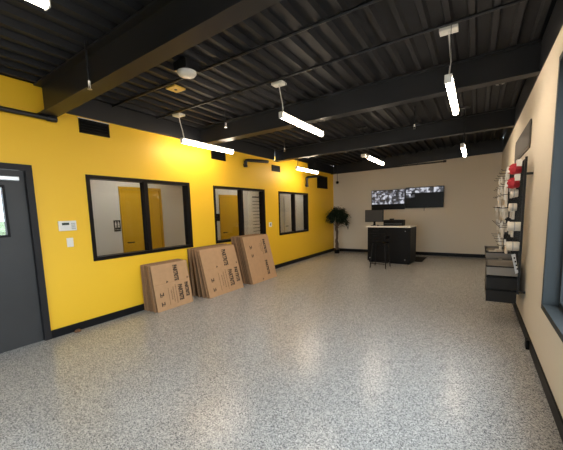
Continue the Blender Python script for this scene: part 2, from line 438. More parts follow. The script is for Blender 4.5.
# ------------------------------------------------------------------ hanging LED strip lights
LL = 1.26
def make_light():
    t = thing('strip_light', '', 'light', (0, 0, 0), 0, 'hanging LED strip lights')
    # local origin = near end, top of the tube
    ln = MB(); w = 0.034
    prof = [(-w, 0.0), (-w, -0.02), (-w*0.8, -0.05), (-w*0.3, -0.062), (w*0.3, -0.062), (w*0.8, -0.05), (w, -0.02), (w, 0.0)]
    ln.loft([(p[0], 0.012, p[1]) for p in prof], [(p[0], LL-0.012, p[1]) for p in prof]).build('lens', M['lens'], t)
    box(-0.028, 0.028, 0.02, LL-0.02, 0.0, 0.022).build('lamp_housing', M['white'], t)
    for a, b in ((0, 0.012), (LL-0.012, LL)): box(-0.034, 0.034, a, b, -0.062, 0.022).build('end_cap', M['white'], t, bevel=0.005)
    return t
protoL = make_light()
LIGHTS = [  # x, y_near, z, plate (x, y) or None, label
    (-2.17, -0.30, 2.82, None, 'strip light cut off by the top left edge of the photo, before the nearest beam'),
    (-4.13, 3.58, 2.76, (-4.2, 3.62), 'hanging strip light over the first two windows, beside the yellow wall'),
    (-2.20, 3.56, 2.81, (-2.33, 3.74), 'hanging strip light in the middle of the room before the second beam'),
    (-0.285, 3.55, 2.80, (-0.32, 3.86), 'hanging strip light nearest the cream side wall, the largest on the right'),
    (-2.03, 6.78, 2.68, (-2.12, 6.72), 'far strip light in front of the wall screens, a small pale box at its end'),
    (-0.27, 6.74, 2.68, (-0.26, 6.9), 'far strip light above the corner of the end wall and cream side wall'),
    (-4.03, 7.22, 2.68, (-4.05, 7.3), 'far strip light beside the yellow wall, above the farthest window'),
]
for i, (x, y, z, pl, lab) in enumerate(LIGHTS):
    o = protoL if i == 0 else dup(protoL, (x, y, z), lab)
    o.location = (x, y, z); o['label'] = lab
for o, (x, y, z, pl, lab) in zip([protoL]+[q for q in COL.objects if q.name.startswith('strip_light.')], LIGHTS):
    if pl is None: pl = (x, y+0.1)
    far = y > 6
    px, py = pl[0]-x, pl[1]-y; pz = zdeck(pl[0])-z
    box(px-0.085, px+0.085, py-0.06, py+0.06, pz-0.028, pz).build('ceiling_plate', M['steel'] if far else M['white'], o)
    yy = max(0.06, min(py, 0.2))
    MB().tube([(px, py, pz-0.02), (px*0.95+0.015, py, pz*0.7), (px*0.5+0.02, (py+0.06)/2, pz*0.35), (0.0, 0.06, 0.02)], 0.008, 6).build('power_cord', M['steel'] if far else M['white'], o)
    if lab.endswith('box at its end'): box(-0.14, -0.05, -0.02, 0.08, -0.01, 0.05).build('driver_box', M['offwhite'], o)
    hz = zdeck(x)-z
    MB().tube([(0, 0.14, 0.02), (0, 0.14, hz)], 0.003, 5).build('hanger_wire', M['blackm'], o)
    MB().tube([(0, LL-0.15, 0.02), (0, LL-0.15, hz)], 0.003, 5).build('hanger_wire', M['blackm'], o)

# ------------------------------------------------------------------ ceiling fittings
def conduit(pts, label, r=0.016):
    return tag(MB().tube(pts, r, 8).build('conduit', M['steel']), label, 'pipe')
conduit([(XL, 2.72, zdeck(XL)-0.017), (XR, 2.98, zdeck(XR)-0.017)], 'thin black conduit under the deck just beyond the nearest beam')
conduit([(XL, 3.46, zdeck(XL)-0.017), (XR, 3.78, zdeck(XR)-0.017)], 'thin black conduit under the deck running past the light plates')
s = thing('ceiling_speaker', 'round white ceiling sensor in a black box under the roof deck', 'sensor', (-2.84, 2.60, zdeck(-2.84)))
box(-0.10, 0.10, -0.10, 0.10, -0.10, -0.001).build('mounting_box', M['steel'], s)
MB().lathe([(0.105, -0.10), (0.105, -0.12), (0.09, -0.14), (0.05, -0.15), (0.0, -0.152)], n=28).build('dome', M['white'], s)
s = thing('ceiling_box_cover', 'small square yellow cover plate on the roof deck beside the round sensor', 'cover plate', (-3.44, 2.94, zdeck(-3.44)))
box(-0.09, 0.09, -0.09, 0.09, -0.025, -0.001).build('cover', M['yplate'], s, bevel=0.004)
MB().lathe([(0.02, -0.025), (0.02, -0.03)], n=10).build('knockout', M['groove'], s)
def sprinkler(x, y, zb, ztop_, label):
    s = thing('ceiling_sprinkler', label, 'sprinkler', (x, y, zb), 0, 'ceiling sprinkler heads')
    MB().tube([(0, 0, 0.03), (0, 0, ztop_-zb+0.03)], 0.011, 8).build('drop_pipe', M['steel'], s)
    MB().tube([(0, 0, 0.04), (0, 0, 0.0)], [0.016, 0.01], 8).tube([(-0.012, 0, 0.02), (-0.016, 0, -0.02), (0, 0, -0.035), (0.016, 0, -0.02), (0.012, 0, 0.02)], 0.004, 5).build('head_body', M['silver'], s)
    MB().lathe([(0.022, -0.038), (0.022, -0.034)], n=12).build('deflector', M['silver'], s)
sprinkler(-3.85, 6.35, 2.97, zdeck(-3.85), 'sprinkler head between the second and third beams, above the second window')
sprinkler(-3.58, 4.05, 2.99, zdeck(-3.58), 'sprinkler head just before the middle beam on the yellow wall side')
sprinkler(-1.02, 6.25, 3.01, zdeck(-1.02), 'sprinkler head over the middle of the room, before the farthest beam')
sprinkler(-3.28, 1.74, 2.83, zdeck(-3.28), 'sprinkler head beside the nearest beam above the entrance door')
s = thing('smoke_detector', 'small grey detector under the roof deck near the cream side wall', 'detector', (0.22, 5.9, zdeck(0.22)))
MB().lathe([(0.07, -0.001), (0.07, -0.03), (0.055, -0.05), (0.0, -0.055)], n=20).build('detector_body', M['grey'], s)
MB().lathe([(0.02, -0.055), (0.018, -0.06)], n=12).build('detector_vent', M['black'], s)

# pipes
s = thing('wall_pipe', 'black pipe along the yellow wall above the entrance door', 'pipe', (XL+0.06, 1.93, 2.765))
MB().tube([(0, 0, 0), (0, -4.4, 0)], 0.028, 12).build('pipe', M['steel'], s)
MB().tube([(0, 0.02, 0), (0, -0.08, 0)], 0.038, 12).build('coupling', M['steel'], s)
box(-0.06, 0.0, -0.62, -0.58, -0.045, 0.045).build('wall_clamp', M['steel'], s)
s = thing('sprinkler_pipe', 'long black pipe hanging before the top of the end wall', 'pipe', (0, 10.8, 0))
MB().tube([(XL, 0, 2.86), (-0.87, 0, 2.925)], 0.022, 10).build('pipe', M['steel'], s)
MB().tube([(-0.92, 0, 2.924), (-0.84, 0, 2.926)], 0.034, 10).build('end_fitting', M['steel'], s)
for xx in (-4.2, -1.95, -1.65):
    MB().tube([(xx, 0, 2.86+0.0175*(xx-XL)), (xx, 0, zdeck(xx))], 0.006, 6).build('hanger_rod', M['steel'], s)
def elbow(name, y0, z0, y1, z1, zb, label):
    s = thing(name, label, 'pipe', (XL+0.07, y0, z0))
    MB().tube([(0, y1-y0, z1-z0), (0, 0.10, 0.0+(z1-z0)*0.1), (0, 0.03, -0.01), (0, 0, -0.05), (0, 0, zb-z0)], 0.036, 10).build('pipe', M['steel'], s)
    MB().tube([(0, 0, -0.02), (0, 0, -0.09)], 0.04, 10).build('elbow_fitting', M['steel'], s)
    MB().lathe([(0.045, zb-z0-0.005), (0.045, zb-z0+0.04), (0.03, zb-z0+0.06)], n=12).build('end_cap', M['steel'], s)
    MB().tube([(0, 0, zb-z0+0.05), (-0.07, 0, zb-z0+0.05)], 0.012, 8).build('wall_bracket', M['steel'], s)
elbow('elbow_pipe', 5.72, 2.73, 6.62, 2.80, 2.58, 'black elbow pipe dropping on the yellow wall above the middle window')
elbow('elbow_pipe', 8.75, 2.58, 9.6, 2.68, 2.29, 'black elbow pipe dropping on the yellow wall above the farthest window')

# vents on the yellow wall
def vent(y0, y1, z0, z1, label, trimtop=False):
    s = thing('wall_vent', label, 'vent', (XL, (y0+y1)/2, z0), 0, 'black vents high on the yellow wall')
    h = (y1-y0)/2; H = z1-z0
    MB().box(0.0005, 0.02, -h, -h+0.02, 0, H).box(0.0005, 0.02, h-0.02, h, 0, H).box(0.0005, 0.02, -h+0.02, h-0.02, 0, 0.02).box(0.0005, 0.02, -h+0.02, h-0.02, H-0.02, H).build('vent_frame', M['black'], s)
    box(0.0005, 0.004, -h+0.02, h-0.02, 0.02, H-0.02).build('vent_back', M['black'], s)
    g = MB(); n = max(3, int((H-0.04)/0.03))
    for k in range(n):
        z = 0.02+(k+0.5)*(H-0.04)/n
        g.loft([(0.004, -h+0.02, z+0.008), (0.016, -h+0.02, z-0.006), (0.016, -h+0.02, z-0.003), (0.004, -h+0.02, z+0.011)],
               [(0.004, h-0.02, z+0.008), (0.016, h-0.02, z-0.006), (0.016, h-0.02, z-0.003), (0.004, h-0.02, z+0.011)])
    g.build('louvres', M['black'], s)
    if trimtop:
        o = box(0.0005, 0.024, -h-0.01, h+0.01, H, H+0.012).build('top_trim', M['offwhite'], s); o['label'] = 'pale top strip'
vent(2.24, 2.645, 2.677, 2.862, 'black vent nearest the first beam, high above the keypad side', True)
vent(4.70, 5.115, 2.638, 2.822, 'black vent above the middle window, behind the hanging light')
vent(6.885, 7.275, 2.605, 2.762, 'small black vent between the middle and farthest windows')
vent(9.615, 10.435, 2.30, 2.724, 'largest black vent, at the far end of the yellow wall')

# keypad, switches
s = thing('alarm_keypad', 'white alarm keypad with a small dark display on the yellow wall', 'keypad', (XL, 1.97, 1.37))
box(0.0005, 0.03, -0.105, 0.105, 0, 0.13).build('keypad_body', M['white'], s, bevel=0.006)
box(0.03, 0.032, -0.07, 0.015, 0.075, 0.105).build('display', M['lcd'], s)
g = MB()
for r in range(4):
    for c in range(3): g.box(0.03, 0.034, 0.04+c*0.017, 0.052+c*0.017, 0.02+r*0.022, 0.034+r*0.022)
g.build('keys', M['grey'], s)
def switch(y, z, label, m, w=0.04):
    s = thing('light_switch', label, 'switch', (XL, y, z))
    box(0.0005, 0.008, -w, w, 0, 0.12).build('cover_plate', M['white'], s, bevel=0.003)
    box(0.008, 0.014, -0.017, 0.017, 0.03, 0.09).build('rocker', m, s)
switch(1.985, 1.153, 'white light switch on the yellow wall below the keypad', M['white'])
switch(6.75, 1.155, 'white wall plate with a dark centre between the middle and farthest windows', M['groove'], 0.07)
o = MB()
random.seed(3)
for k in range(7):
    a = random.uniform(0, 2*PI); r = random.uniform(0.0, 0.025)
    o.lathe([(0.006, 0.0), (0.022, 0.008), (0.024, 0.02), (0.010, 0.038)], (r*math.cos(a), r*math.sin(a)*1.6, 0.0), n=7)
o = tag(o.build('door_wedge', M['brown'], loc=(XL+0.07, 1.93, 0)), 'small brown clump on the floor at the black baseboard near the entrance door', 'debris')

# ------------------------------------------------------------------ stacks of flattened cardboard boxes
def sheet_mesh(W, Hh, t, taper=0.0):
    # profile in (thickness, height): a folded-flat box with a scored crease across it
    c = Hh*0.56; g = 0.008; dpt = t*0.42
    prof = [(-t/2, 0), (t/2, 0), (t/2, c-g), (t/2-dpt, c), (t/2, c+g), (t/2, Hh-0.015), (t/2-dpt, Hh), (-t/2+dpt, Hh), (-t/2, Hh-0.015), (-t/2, c+g), (-t/2+dpt, c), (-t/2, c-g)]
    return MB().loft([(p[0], 0, p[1]) for p in prof], [(p[0], W, p[1]) for p in prof])
def add_text(mb, txt, size, a, h, xo, length=None):
    # lettering that reads downwards on the front face: letters advance towards -h, tops towards +a
    vs, fs = text_verts(txt, size, True)
    L = max(v[0] for v in vs); k = (length/L) if length else 1.0
    mb.add([(xo, a+v[1], h-v[0]*k) for v in vs], fs)
def tri(mb, a, h, s, xo): mb.add([(xo, a-s, h-s), (xo, a+s, h-s*0.3), (xo, a-s*0.4, h+s)], [(0, 1, 2)])
def icon(mb, a, h, s, xo):
    mb.box(xo, xo+0.0004, a-s, a-s*0.5, h-s, h+s).box(xo, xo+0.0004, a-s*0.1, a+s*0.2, h-s, h+s*0.3).box(xo, xo+0.0004, a+s*0.5, a+s, h-s*0.6, h+s).box(xo, xo+0.0004, a-s*0.5, a+s*0.5, h-s*0.2, h+s*0.1)
STACKS = [
    dict(name='left', y=2.975, W=0.715, H=0.75, n=17, b0=XL+0.030, b1=-4.215, t0=XL+0.016, t1=-4.335, flip=False, pos='nearest the entrance door'),
    dict(name='middle', y=3.955, W=0.965, H=0.905, n=20, b0=XL+0.06, b1=-4.06, t0=XL+0.016, t1=-4.275, flip=False, pos='in the middle'),
    dict(name='right', y=5.18, W=0.95, H=1.045, n=18, b0=-4.34, b1=-4.01, t0=XL+0.016, t1=-4.26, flip=True, pos='farthest from the entrance door'),
]
for si, S in enumerate(STACKS):
    n = S['n']; t = 0.0065
    me = sheet_mesh(S['W'], S['H'], t).mesh('flattened_box', M['card2'])
    mf = sheet_mesh(S['W'], S['H'], t).mesh('flattened_box', M['card'])
    ang_prev = None
    for k in range(n):
        fr_ = k/(n-1); front = (k == n-1)
        xb = S['b0']+(S['b1']-S['b0'])*fr_; xt = S['t0']+(S['t1']-S['t0'])*fr_
        lean = math.asin((xb-xt)/S['H'])
        nm = 'flattened_box'
        o = bpy.data.objects.new(nm, mf if front else me); COL.objects.link(o)
        rnd = random.Random(si*100+k)
        jy = 0 if front else rnd.uniform(-0.03, 0.025)
        # rest the lower back or front edge on the floor
        o.location = (xb, S['y']+jy, t/2*math.sin(abs(lean))+0.0005); o.rotation_euler = (0, -lean, 0)
        nice = {'left': 'leftmost', 'middle': 'middle', 'right': 'rightmost'}[S['name']]
        if front:
            tag(o, 'printed front box of the %s cardboard stack, leaning on the yellow wall' % nice, 'cardboard box', 'flattened boxes in the %s stack' % nice)
        else:
            tag(o, 'flattened brown cardboard box leaning in the %s stack behind its printed front box' % nice, 'cardboard box', 'flattened boxes in the %s stack' % nice)
        if front:
            W, Hh = S['W'], S['H']; xo = t/2+0.0006
            def word(txt, size, aa, hh, ln):
                mb = MB(); add_text(mb, txt, size, W*aa, Hh*hh, xo, Hh*ln); mb.build('printed_word', M['ink'], o)
            def small(aa, hh, ln):
                mb = MB(); h_ = Hh*hh; end = h_-Hh*ln; r2_ = random.Random(int(aa*1000)+si)
                while h_ > end:
                    L_ = r2_.uniform(0.006, 0.016); w_ = r2_.uniform(0.008, 0.013)
                    mb.box(xo, xo+0.0004, W*aa-w_, W*aa+w_, h_-L_*0.55, h_); h_ -= L_+0.004
                mb.build('printed_line', M['ink'], o)
            def mark(fn, aa, hh, sz, nm):
                mb = MB(); fn(mb, W*aa, Hh*hh, sz, xo); mb.build(nm, M['ink'], o)
            if not S['flip']:
                word('PARTRITE', 0.125*W/0.8, 0.58, 0.94, 0.36)
                mark(tri, 0.36, 0.60, 0.022, 'printed_arrow'); mark(tri, 0.95, 0.60, 0.02, 'printed_arrow')
                word('PARTRITE', 0.125*W/0.8, 0.64, 0.48, 0.36)
                word('PARTRITE', 0.105*W/0.8, 0.84, 0.50, 0.33)
                for aa, hh, ln in ((0.56, 0.5, 0.42), (0.49, 0.46, 0.34), (0.43, 0.40, 0.22)):
                    small(aa, hh, ln)
                MB().box(xo, xo+0.0004, W*0.35, W*0.357, Hh*0.08, Hh*0.46).build('printed_line', M['ink'], o)
                mark(icon, 0.17, 0.34, 0.036, 'printed_icon'); mark(icon, 0.17, 0.14, 0.034, 'printed_icon')
            else:
                word('PARTRITE', 0.115, 0.73, 0.90, 0.32)
                for aa, hh, ln in ((0.66, 0.88, 0.30), (0.60, 0.82, 0.18)):
                    small(aa, hh, ln)
                word('PARTRITE', 0.115, 0.65, 0.43, 0.32)
                mark(icon, 0.22, 0.76, 0.04, 'printed_icon'); mark(icon, 0.22, 0.58, 0.034, 'printed_icon')
                mark(tri, 0.42, 0.05, 0.025, 'printed_arrow')


# ------------------------------------------------------------------ reception desk at the far end
A = math.radians(-5)
d = thing('reception_desk', 'black counter-height desk with a pale worktop before the wall screens', 'desk', (-2.09, 8.98, 0), A)
w = 0.60; dp = 0.60; H = 1.02
box(-w, w, 0, dp, 0.05, H).build('cabinet_body', M['deskblack'], d)
box(-w+0.03, w-0.03, 0.03, dp-0.03, 0.0, 0.05).build('plinth', M['black'], d)
tp = box(-w-0.05, w+0.005, -0.03, dp+0.03, H, H+0.035).build('worktop', M['worktop'], d, bevel=0.004); tp['label'] = 'pale worktop'
for k, (z0, z1) in enumerate(((0.86, 0.98), (0.72, 0.84), (0.52, 0.70))):
    dr = box(-w+0.05, -0.08, -0.018, 0, z0, z1).build('drawer', M['deskblack'], d, bevel=0.003)
    MB().tube([(-0.42, -0.018, (z0+z1)/2), (-0.42, -0.04, (z0+z1)/2), (-0.28, -0.04, (z0+z1)/2), (-0.28, -0.018, (z0+z1)/2)], 0.006, 6).build('drawer_handle', M['blackm'], dr)
dr = box(-w+0.05, -0.08, -0.018, 0, 0.09, 0.50).build('cabinet_door', M['deskblack'], d, bevel=0.003)
box(-0.06, w-0.02, -0.012, 0, 0.07, 0.99).build('front_panel', M['deskblack'], d, bevel=0.003)
for px, pz in ((w-0.13, 0.92), (w-0.13, 0.13), (-w+0.08, 0.13)):
    MB().lathe([(0.014, 0), (0.014, 0.004), (0.006, 0.008)], n=10).build('fastener', M['silver'], d).matrix_local = Matrix.Translation((px, -0.018, pz)) @ Matrix.Rotation(PI/2, 4, 'X')
zt = 1.0555
s = thing('computer_monitor', 'dark computer monitor standing on the left end of the desk', 'monitor', (-2.58, 9.30, zt), A)
box(-0.275, 0.275, -0.012, 0.025, 0.11, 0.465).build('monitor_shell', M['black'], s, bevel=0.004)
box(-0.262, 0.262, -0.014, -0.012, 0.128, 0.452).build('monitor_screen', M['monitor'], s)
MB().box(-0.03, 0.03, 0.025, 0.05, 0.03, 0.25).build('stand', M['black'], s)
MB().lathe([(0.11, 0.0), (0.11, 0.008), (0.04, 0.014), (0.03, 0.05)], (0, 0.03, 0), n=20).build('stand_base', M['black'], s)
s = thing('receipt_printer', 'low wide black box on the desk, right of the monitor', 'box', (-2.01, 9.30, zt), A)
box(-0.27, 0.27, -0.1, 0.16, 0, 0.165).build('printer_body', M['black'], s, bevel=0.006)
box(-0.25, 0.25, -0.104, -0.1, 0.05, 0.056).build('front_slot', M['grey'], s)
box(-0.12, -0.02, -0.03, 0.08, 0.165, 0.20).build('lid', M['black'], s, bevel=0.006)
s = thing('computer_mouse', 'small dark mouse on the worktop between monitor and black box', 'mouse', (-2.42, 9.12, zt), A)
MB().lathe([(0.03, 0), (0.032, 0.012), (0.02, 0.028), (0.0, 0.032)], n=14).build('mouse_body', M['black'], s)
MB().lathe([(0.006, 0.029), (0.006, 0.034)], n=8).build('wheel', M['grey'], s)

# stool
s = thing('counter_stool', 'slim black metal stool standing in front of the desk', 'stool', (-2.13, 8.30, 0), math.radians(-3))
box(-0.18, 0.18, -0.17, 0.17, 0.64, 0.68).build('seat', M['black'], s, bevel=0.015)
for sx in (-1, 1):
    for sy in (-1, 1):
        MB().tube([(sx*0.16, sy*0.15, 0.64), (sx*0.205, sy*0.20, 0.0)], 0.012, 8).build('leg', M['blackm'], s)
MB().tube([(-0.196, -0.19, 0.12), (0.196, -0.19, 0.12), (0.196, 0.19, 0.12), (-0.196, 0.19, 0.12), (-0.196, -0.19, 0.12)], 0.009, 6).build('footrest', M['blackm'], s)
MB().tube([(0.15, -0.14, 0.67), (0.165, -0.16, 0.82)], 0.010, 6).tube([(0.15, 0.14, 0.67), (0.165, 0.16, 0.82)], 0.010, 6).build('back_post', M['blackm'], s)
box(0.15, 0.18, -0.17, 0.17, 0.76, 0.84).build('backrest', M['black'], s, bevel=0.01)
tag(box(-0.33, 0.33, -0.45, 0.45, 0.0, 0.012).build('floor_mat', M['mat'], loc=(-1.60, 10.02, 0.0)), 'black rubber mat on the floor behind the desk', 'mat')

# wall screens
def screen(x0, x1, z0, z1, yf, tiles, label):
    s = thing('wall_screen', label, 'screen', ((x0+x1)/2, YB, z0), 0, 'security screens on the end wall')
    h = (x1-x0)/2; H = z1-z0
    box(-h, h, -yf-0.045, -yf, 0, H).build('screen_shell', M['black'], s, bevel=0.005)
    box(-h+0.012, h-0.012, -yf-0.047, -yf-0.045, 0.014, H-0.012).build('screen_panel', M['screen'], s)
    box(-0.25, 0.25, -yf, 0, H/2-0.15, H/2+0.15).build('wall_mount', M['blackm'], s)
    for (a, b, c, e) in tiles:
        A0 = -h+0.012; W = 2*h-0.024; Z0 = 0.014; ZZ = H-0.026
        box(A0+a*W+0.004, A0+b*W-0.004, -yf-0.049, -yf-0.047, Z0+c*ZZ+0.004, Z0+e*ZZ-0.004).build('camera_picture', M['feed'], s)
    return s
t1 = [(i/4, (i+1)/4, 1-(j+1)*0.245, 1-j*0.245) for j in range(3) for i in range(4)]
screen(-3.13, -2.03, 1.515, 2.175, 0.04, t1, 'left wall screen, filled with security camera pictures')
t2 = [(i/4, (i+1)/4, 0.73, 0.99) for i in range(4)]+[(0.0, 0.14, 0.48, 0.70), (0.15, 0.25, 0.52, 0.66)]
s2 = screen(-2.01, -0.885, 1.545, 2.205, 0.06, t2, 'right wall screen, mostly black with one row of pictures on top')
MB().tube([(0.0, -0.03, 0.0), (0.005, -0.02, -0.06), (0.0, -0.012, -0.1)], 0.008, 6).build('cable', M['black'], s2)

# security camera on the end wall
s = thing('security_camera', 'small black camera hanging below the pipe at the yellow corner of the end wall', 'camera', (-4.36, 10.865, 2.50))
MB().tube([(0, 0, 0.06), (0, 0, zdeck(-4.36)-2.47)], 0.008, 6).build('drop_rod', M['steel'], s)
MB().lathe([(0.02, 0.09), (0.05, 0.07), (0.055, 0.03)], n=16).build('camera_housing', M['black'], s)
MB().lathe([(0.05, 0.03), (0.035, 0.0), (0.0, -0.01)], n=16).build('camera_dome', M['screen'], s)

# ficus in the corner
random.seed(11)
s = thing('potted_ficus', 'dark green artificial ficus tree standing in the yellow corner', 'plant', (-4.21, 10.42, 0))
MB().lathe([(0.085, 0.0), (0.10, 0.10), (0.11, 0.14), (0.098, 0.14), (0.09, 0.12), (0.0, 0.12)], n=20).build('pot', M['black'], s)
tr = MB()
for k in range(3):
    pts = []
    for i in range(15):
        z = 0.10+i*0.075; a = k*2*PI/3+i*0.75
        r = 0.028+0.012*math.sin(i*0.7)
        pts.append((r*math.cos(a)+0.01*math.sin(i), r*math.sin(a), z))
    tr.tube(pts, [0.034-0.0010*i for i in range(15)], 7)
br = []
for k in range(26):
    a = random.uniform(0, 2*PI); e = random.uniform(0.15, 1.2)
    p0 = Vector((0, 0, random.uniform(0.85, 1.15)))
    L = random.uniform(0.25, 0.42)
    tip = p0+Vector((math.cos(a)*math.cos(e), math.sin(a)*math.cos(e), math.sin(e)))*L
    tip2 = tip+Vector((math.cos(a)*0.08, math.sin(a)*0.08, -0.06))
    def cl(p): return Vector((max(p.x, -0.32), min(p.y, 0.41), p.z))
    tip, tip2 = cl(tip), cl(tip2)
    tr.tube([p0, (p0+tip)/2+Vector((0, 0, 0.03)), tip, tip2], [0.008, 0.006, 0.004, 0.002], 5)
    br.append((p0, tip, tip2))
tr.build('trunk', M['bark'], s)
lv = MB()
def leaf(p, dirv, L, W):
    dirv = dirv.normalized(); side = dirv.cross(Vector((0, 0, 1)))
    if side.length < 0.1: side = Vector((1, 0, 0))
    side.normalize(); up = side.cross(dirv)
    P = [p, p+dirv*L*0.35+side*W-up*0.004, p+dirv*L*0.75+side*W*0.6-up*0.008, p+dirv*L-up*0.02, p+dirv*L*0.75-side*W*0.6-up*0.008, p+dirv*L*0.35-side*W-up*0.004, p+dirv*L*0.5+up*0.004]
    lv.add(P, [(0, 1, 6), (1, 2, 6), (2, 3, 6), (3, 4, 6), (4, 5, 6), (5, 0, 6)])
clumps = []
for k in range(64):
    a = random.uniform(0, 2*PI); u = random.uniform(-0.55, 1); c = math.sqrt(1-u*u); r = random.uniform(0.55, 1.0)
    clumps.append(Vector((r*c*math.cos(a)*0.34+0.03, r*c*math.sin(a)*0.36, 1.27+r*u*0.37)))
for p0 in clumps:
    for k in range(26):
        p = p0+Vector((random.gauss(0, 0.05), random.gauss(0, 0.05), random.gauss(0, 0.035)))
        o_ = Vector((p0.x, p0.y, 0)); o_ = o_.normalized() if o_.length > 0.01 else Vector((1, 0, 0))
        dv = Vector((o_.x*0.8+random.uniform(-0.6, 0.6), o_.y*0.8+random.uniform(-0.6, 0.6), random.uniform(-1.3, 0.35))).normalized()
        L = random.uniform(0.08, 0.15); q = p+dv*L
        if p.x < -0.33 or q.x < -0.33 or p.y > 0.55 or q.y > 0.55: continue
        leaf(p, dv, L, random.uniform(0.012, 0.02))
lv.build('foliage', M['leaf'], s)

# ------------------------------------------------------------------ display rack on the cream wall
gx = XR-0.075; GY0, GY1, GZ0, GZ1 = 4.76, 7.4, 0.46, 2.11
s = thing('grid_rack', 'tall black wire grid panel mounted on the cream side wall', 'display rack', (gx, GY0, 0))
g = MB(); q = 0.0045
ny = int(round((GY1-GY0)/0.076)); nz = int(round((GZ1-GZ0)/0.076))
for i in range(ny+1):
    y = i*(GY1-GY0)/ny; g.box(-q, q, y-q, y+q, GZ0, GZ1)
for j in range(nz+1):
    z = GZ0+j*(GZ1-GZ0)/nz; g.box(q, 3*q, 0, GY1-GY0, z-q, z+q)
g.build('wire_grid', M['blackm'], s)
MB().box(-0.012, 0.012, -0.012, 0.012, GZ0-0.02, GZ1+0.01).build('edge_post', M['blackm'], s)
MB().box(-0.012, 0.012, GY1-GY0-0.012, GY1-GY0+0.012, GZ0-0.02, GZ1+0.01).build('edge_post', M['blackm'], s)
for yy in (0.0, GY1-GY0):
    for zz in (1.92, 0.47):
        box(0.012, XR-gx-0.003, yy-0.012, yy+0.012, zz-0.014, zz+0.014).build('wall_bracket', M['blackm'], s)
ROWS = [1.945, 1.765, 1.635, 1.46, 1.21, 0.97]
HK = []
for c, yy in enumerate((5.0, 5.5, 6.0, 6.5, 7.0)):
    for r, zz in enumerate(ROWS):
        HK.append((c, r, yy, zz))
        MB().tube([(-0.004, yy-GY0, zz+0.055), (-0.21, yy-GY0, zz+0.055), (-0.225, yy-GY0, zz+0.07)], 0.004, 5).build('hook', M['blackm'], s)
colname = ['nearest', 'second', 'third', 'fourth', 'farthest']
rowname = ['top', 'second', 'third', 'fourth', 'fifth', 'lowest']
# red packs: bag with header card, hung on a hook
def make_pack(m, w, dpt, h, puffy=False):
    t = thing('hanging_pack', '', 'pack')
    b_ = MB()
    if puffy:
        rr = random.Random(4); rings = 7; n = 12; vs = []; fs = []
        for i in range(rings):
            u = i/(rings-1); xx = -dpt/2+dpt*u; sc_ = 0.35+0.65*math.sin(PI*(0.12+0.76*u))
            for k in range(n):
                a = 2*PI*k/n; q_ = sc_*(1+rr.uniform(-0.14, 0.14))
                vs.append((xx+rr.uniform(-0.006, 0.006), w*0.56*q_*math.cos(a), -h*0.5+h*0.54*q_*math.sin(a)))
        for i in range(rings-1):
            for k in range(n): fs.append((i*n+k, i*n+(k+1) % n, (i+1)*n+(k+1) % n, (i+1)*n+k))
        fs += [tuple(range(n)), tuple(range((rings-1)*n, rings*n))]
        b_.add(vs, fs)
        b_.build('pack_body', m, t)
        MB().box(dpt*0.5-0.05, dpt*0.5+0.004, -w*0.45, w*0.45, -0.03, 0.05).build('header_card', M['white'], t)
        MB().box(-dpt*0.5-0.02, -dpt*0.5+0.01, -w*0.3, w*0.3, -0.10, -0.03).build('price_tag', M['white'], t)
        return t
    prof = [(-w/2, -h), (w/2, -h), (w*0.56, -h*0.55), (w/2, 0), (-w/2, 0), (-w*0.56, -h*0.55)]
    k = 0.35
    b_.loft([(-dpt/2, p[0]*0.85, p[1]*0.95-0.003) for p in prof], [(-dpt*k, p[0], p[1]) for p in prof])
    b_.loft([(-dpt*k, p[0], p[1]) for p in prof], [(dpt*k, p[0], p[1]) for p in prof])
    b_.loft([(dpt*k, p[0], p[1]) for p in prof], [(dpt/2, p[0]*0.85, p[1]*0.95-0.003) for p in prof])
    b_.build('pack_body', m, t)
    MB().box(-dpt*0.5-0.012, -dpt*0.5+0.004, -w/2, w/2, -0.045, 0.05).build('header_card', M['white'], t)
    return t
def make_roll(L, R):
    t = thing('hanging_roll', '', 'roll')
    MB().lathe([(0.02, -L/2), (R*0.92, -L/2), (R, -L/2+0.01), (R, L/2-0.01), (R*0.92, L/2), (0.02, L/2)], axis='x', n=22).build('roll_body', M['offwhite'], t)
    MB().lathe([(R+0.001, -0.006), (R+0.001, 0.006)], axis='x', n=22).build('wrap_band', M['grey'], t)
    return t
P_red = make_pack(M['red'], 0.11, 0.125, 0.125, True); P_white = make_pack(M['offwhite'], 0.11, 0.03, 0.15)
R_small = make_roll(0.085, 0.05); R_big = make_roll(0.14, 0.058)
used = set()
def put(proto, x, y, z, label, group):
    if proto.name in used: dup(proto, (x, y, z), label, group)
    else:
        used.add(proto.name); proto.location = (x, y, z); proto['label'] = label; proto['group'] = group
put(P_red, 0.385, 4.95, 2.06, 'topmost red pack on the wire rack, beneath the dark plaque', 'red packs on the wire rack')
put(P_red, 0.375, 4.95, 1.885, 'lower red pack on the wire rack, directly above the white rolls', 'red packs on the wire rack')
put(R_small, 0.395, 5.0, 1.70, 'small white roll directly under the red packs on the rack', 'white rolls on the wire rack')
put(R_small, 0.39, 5.0, 1.525, 'small white roll second below the red packs on the rack', 'white rolls on the wire rack')
put(R_big, 0.405, 4.85, 1.285, 'large white roll on the rack, upper of the two large ones', 'white rolls on the wire rack')
put(R_big, 0.40, 4.85, 1.035, 'large white roll on the rack, just above the trays', 'white rolls on the wire rack')
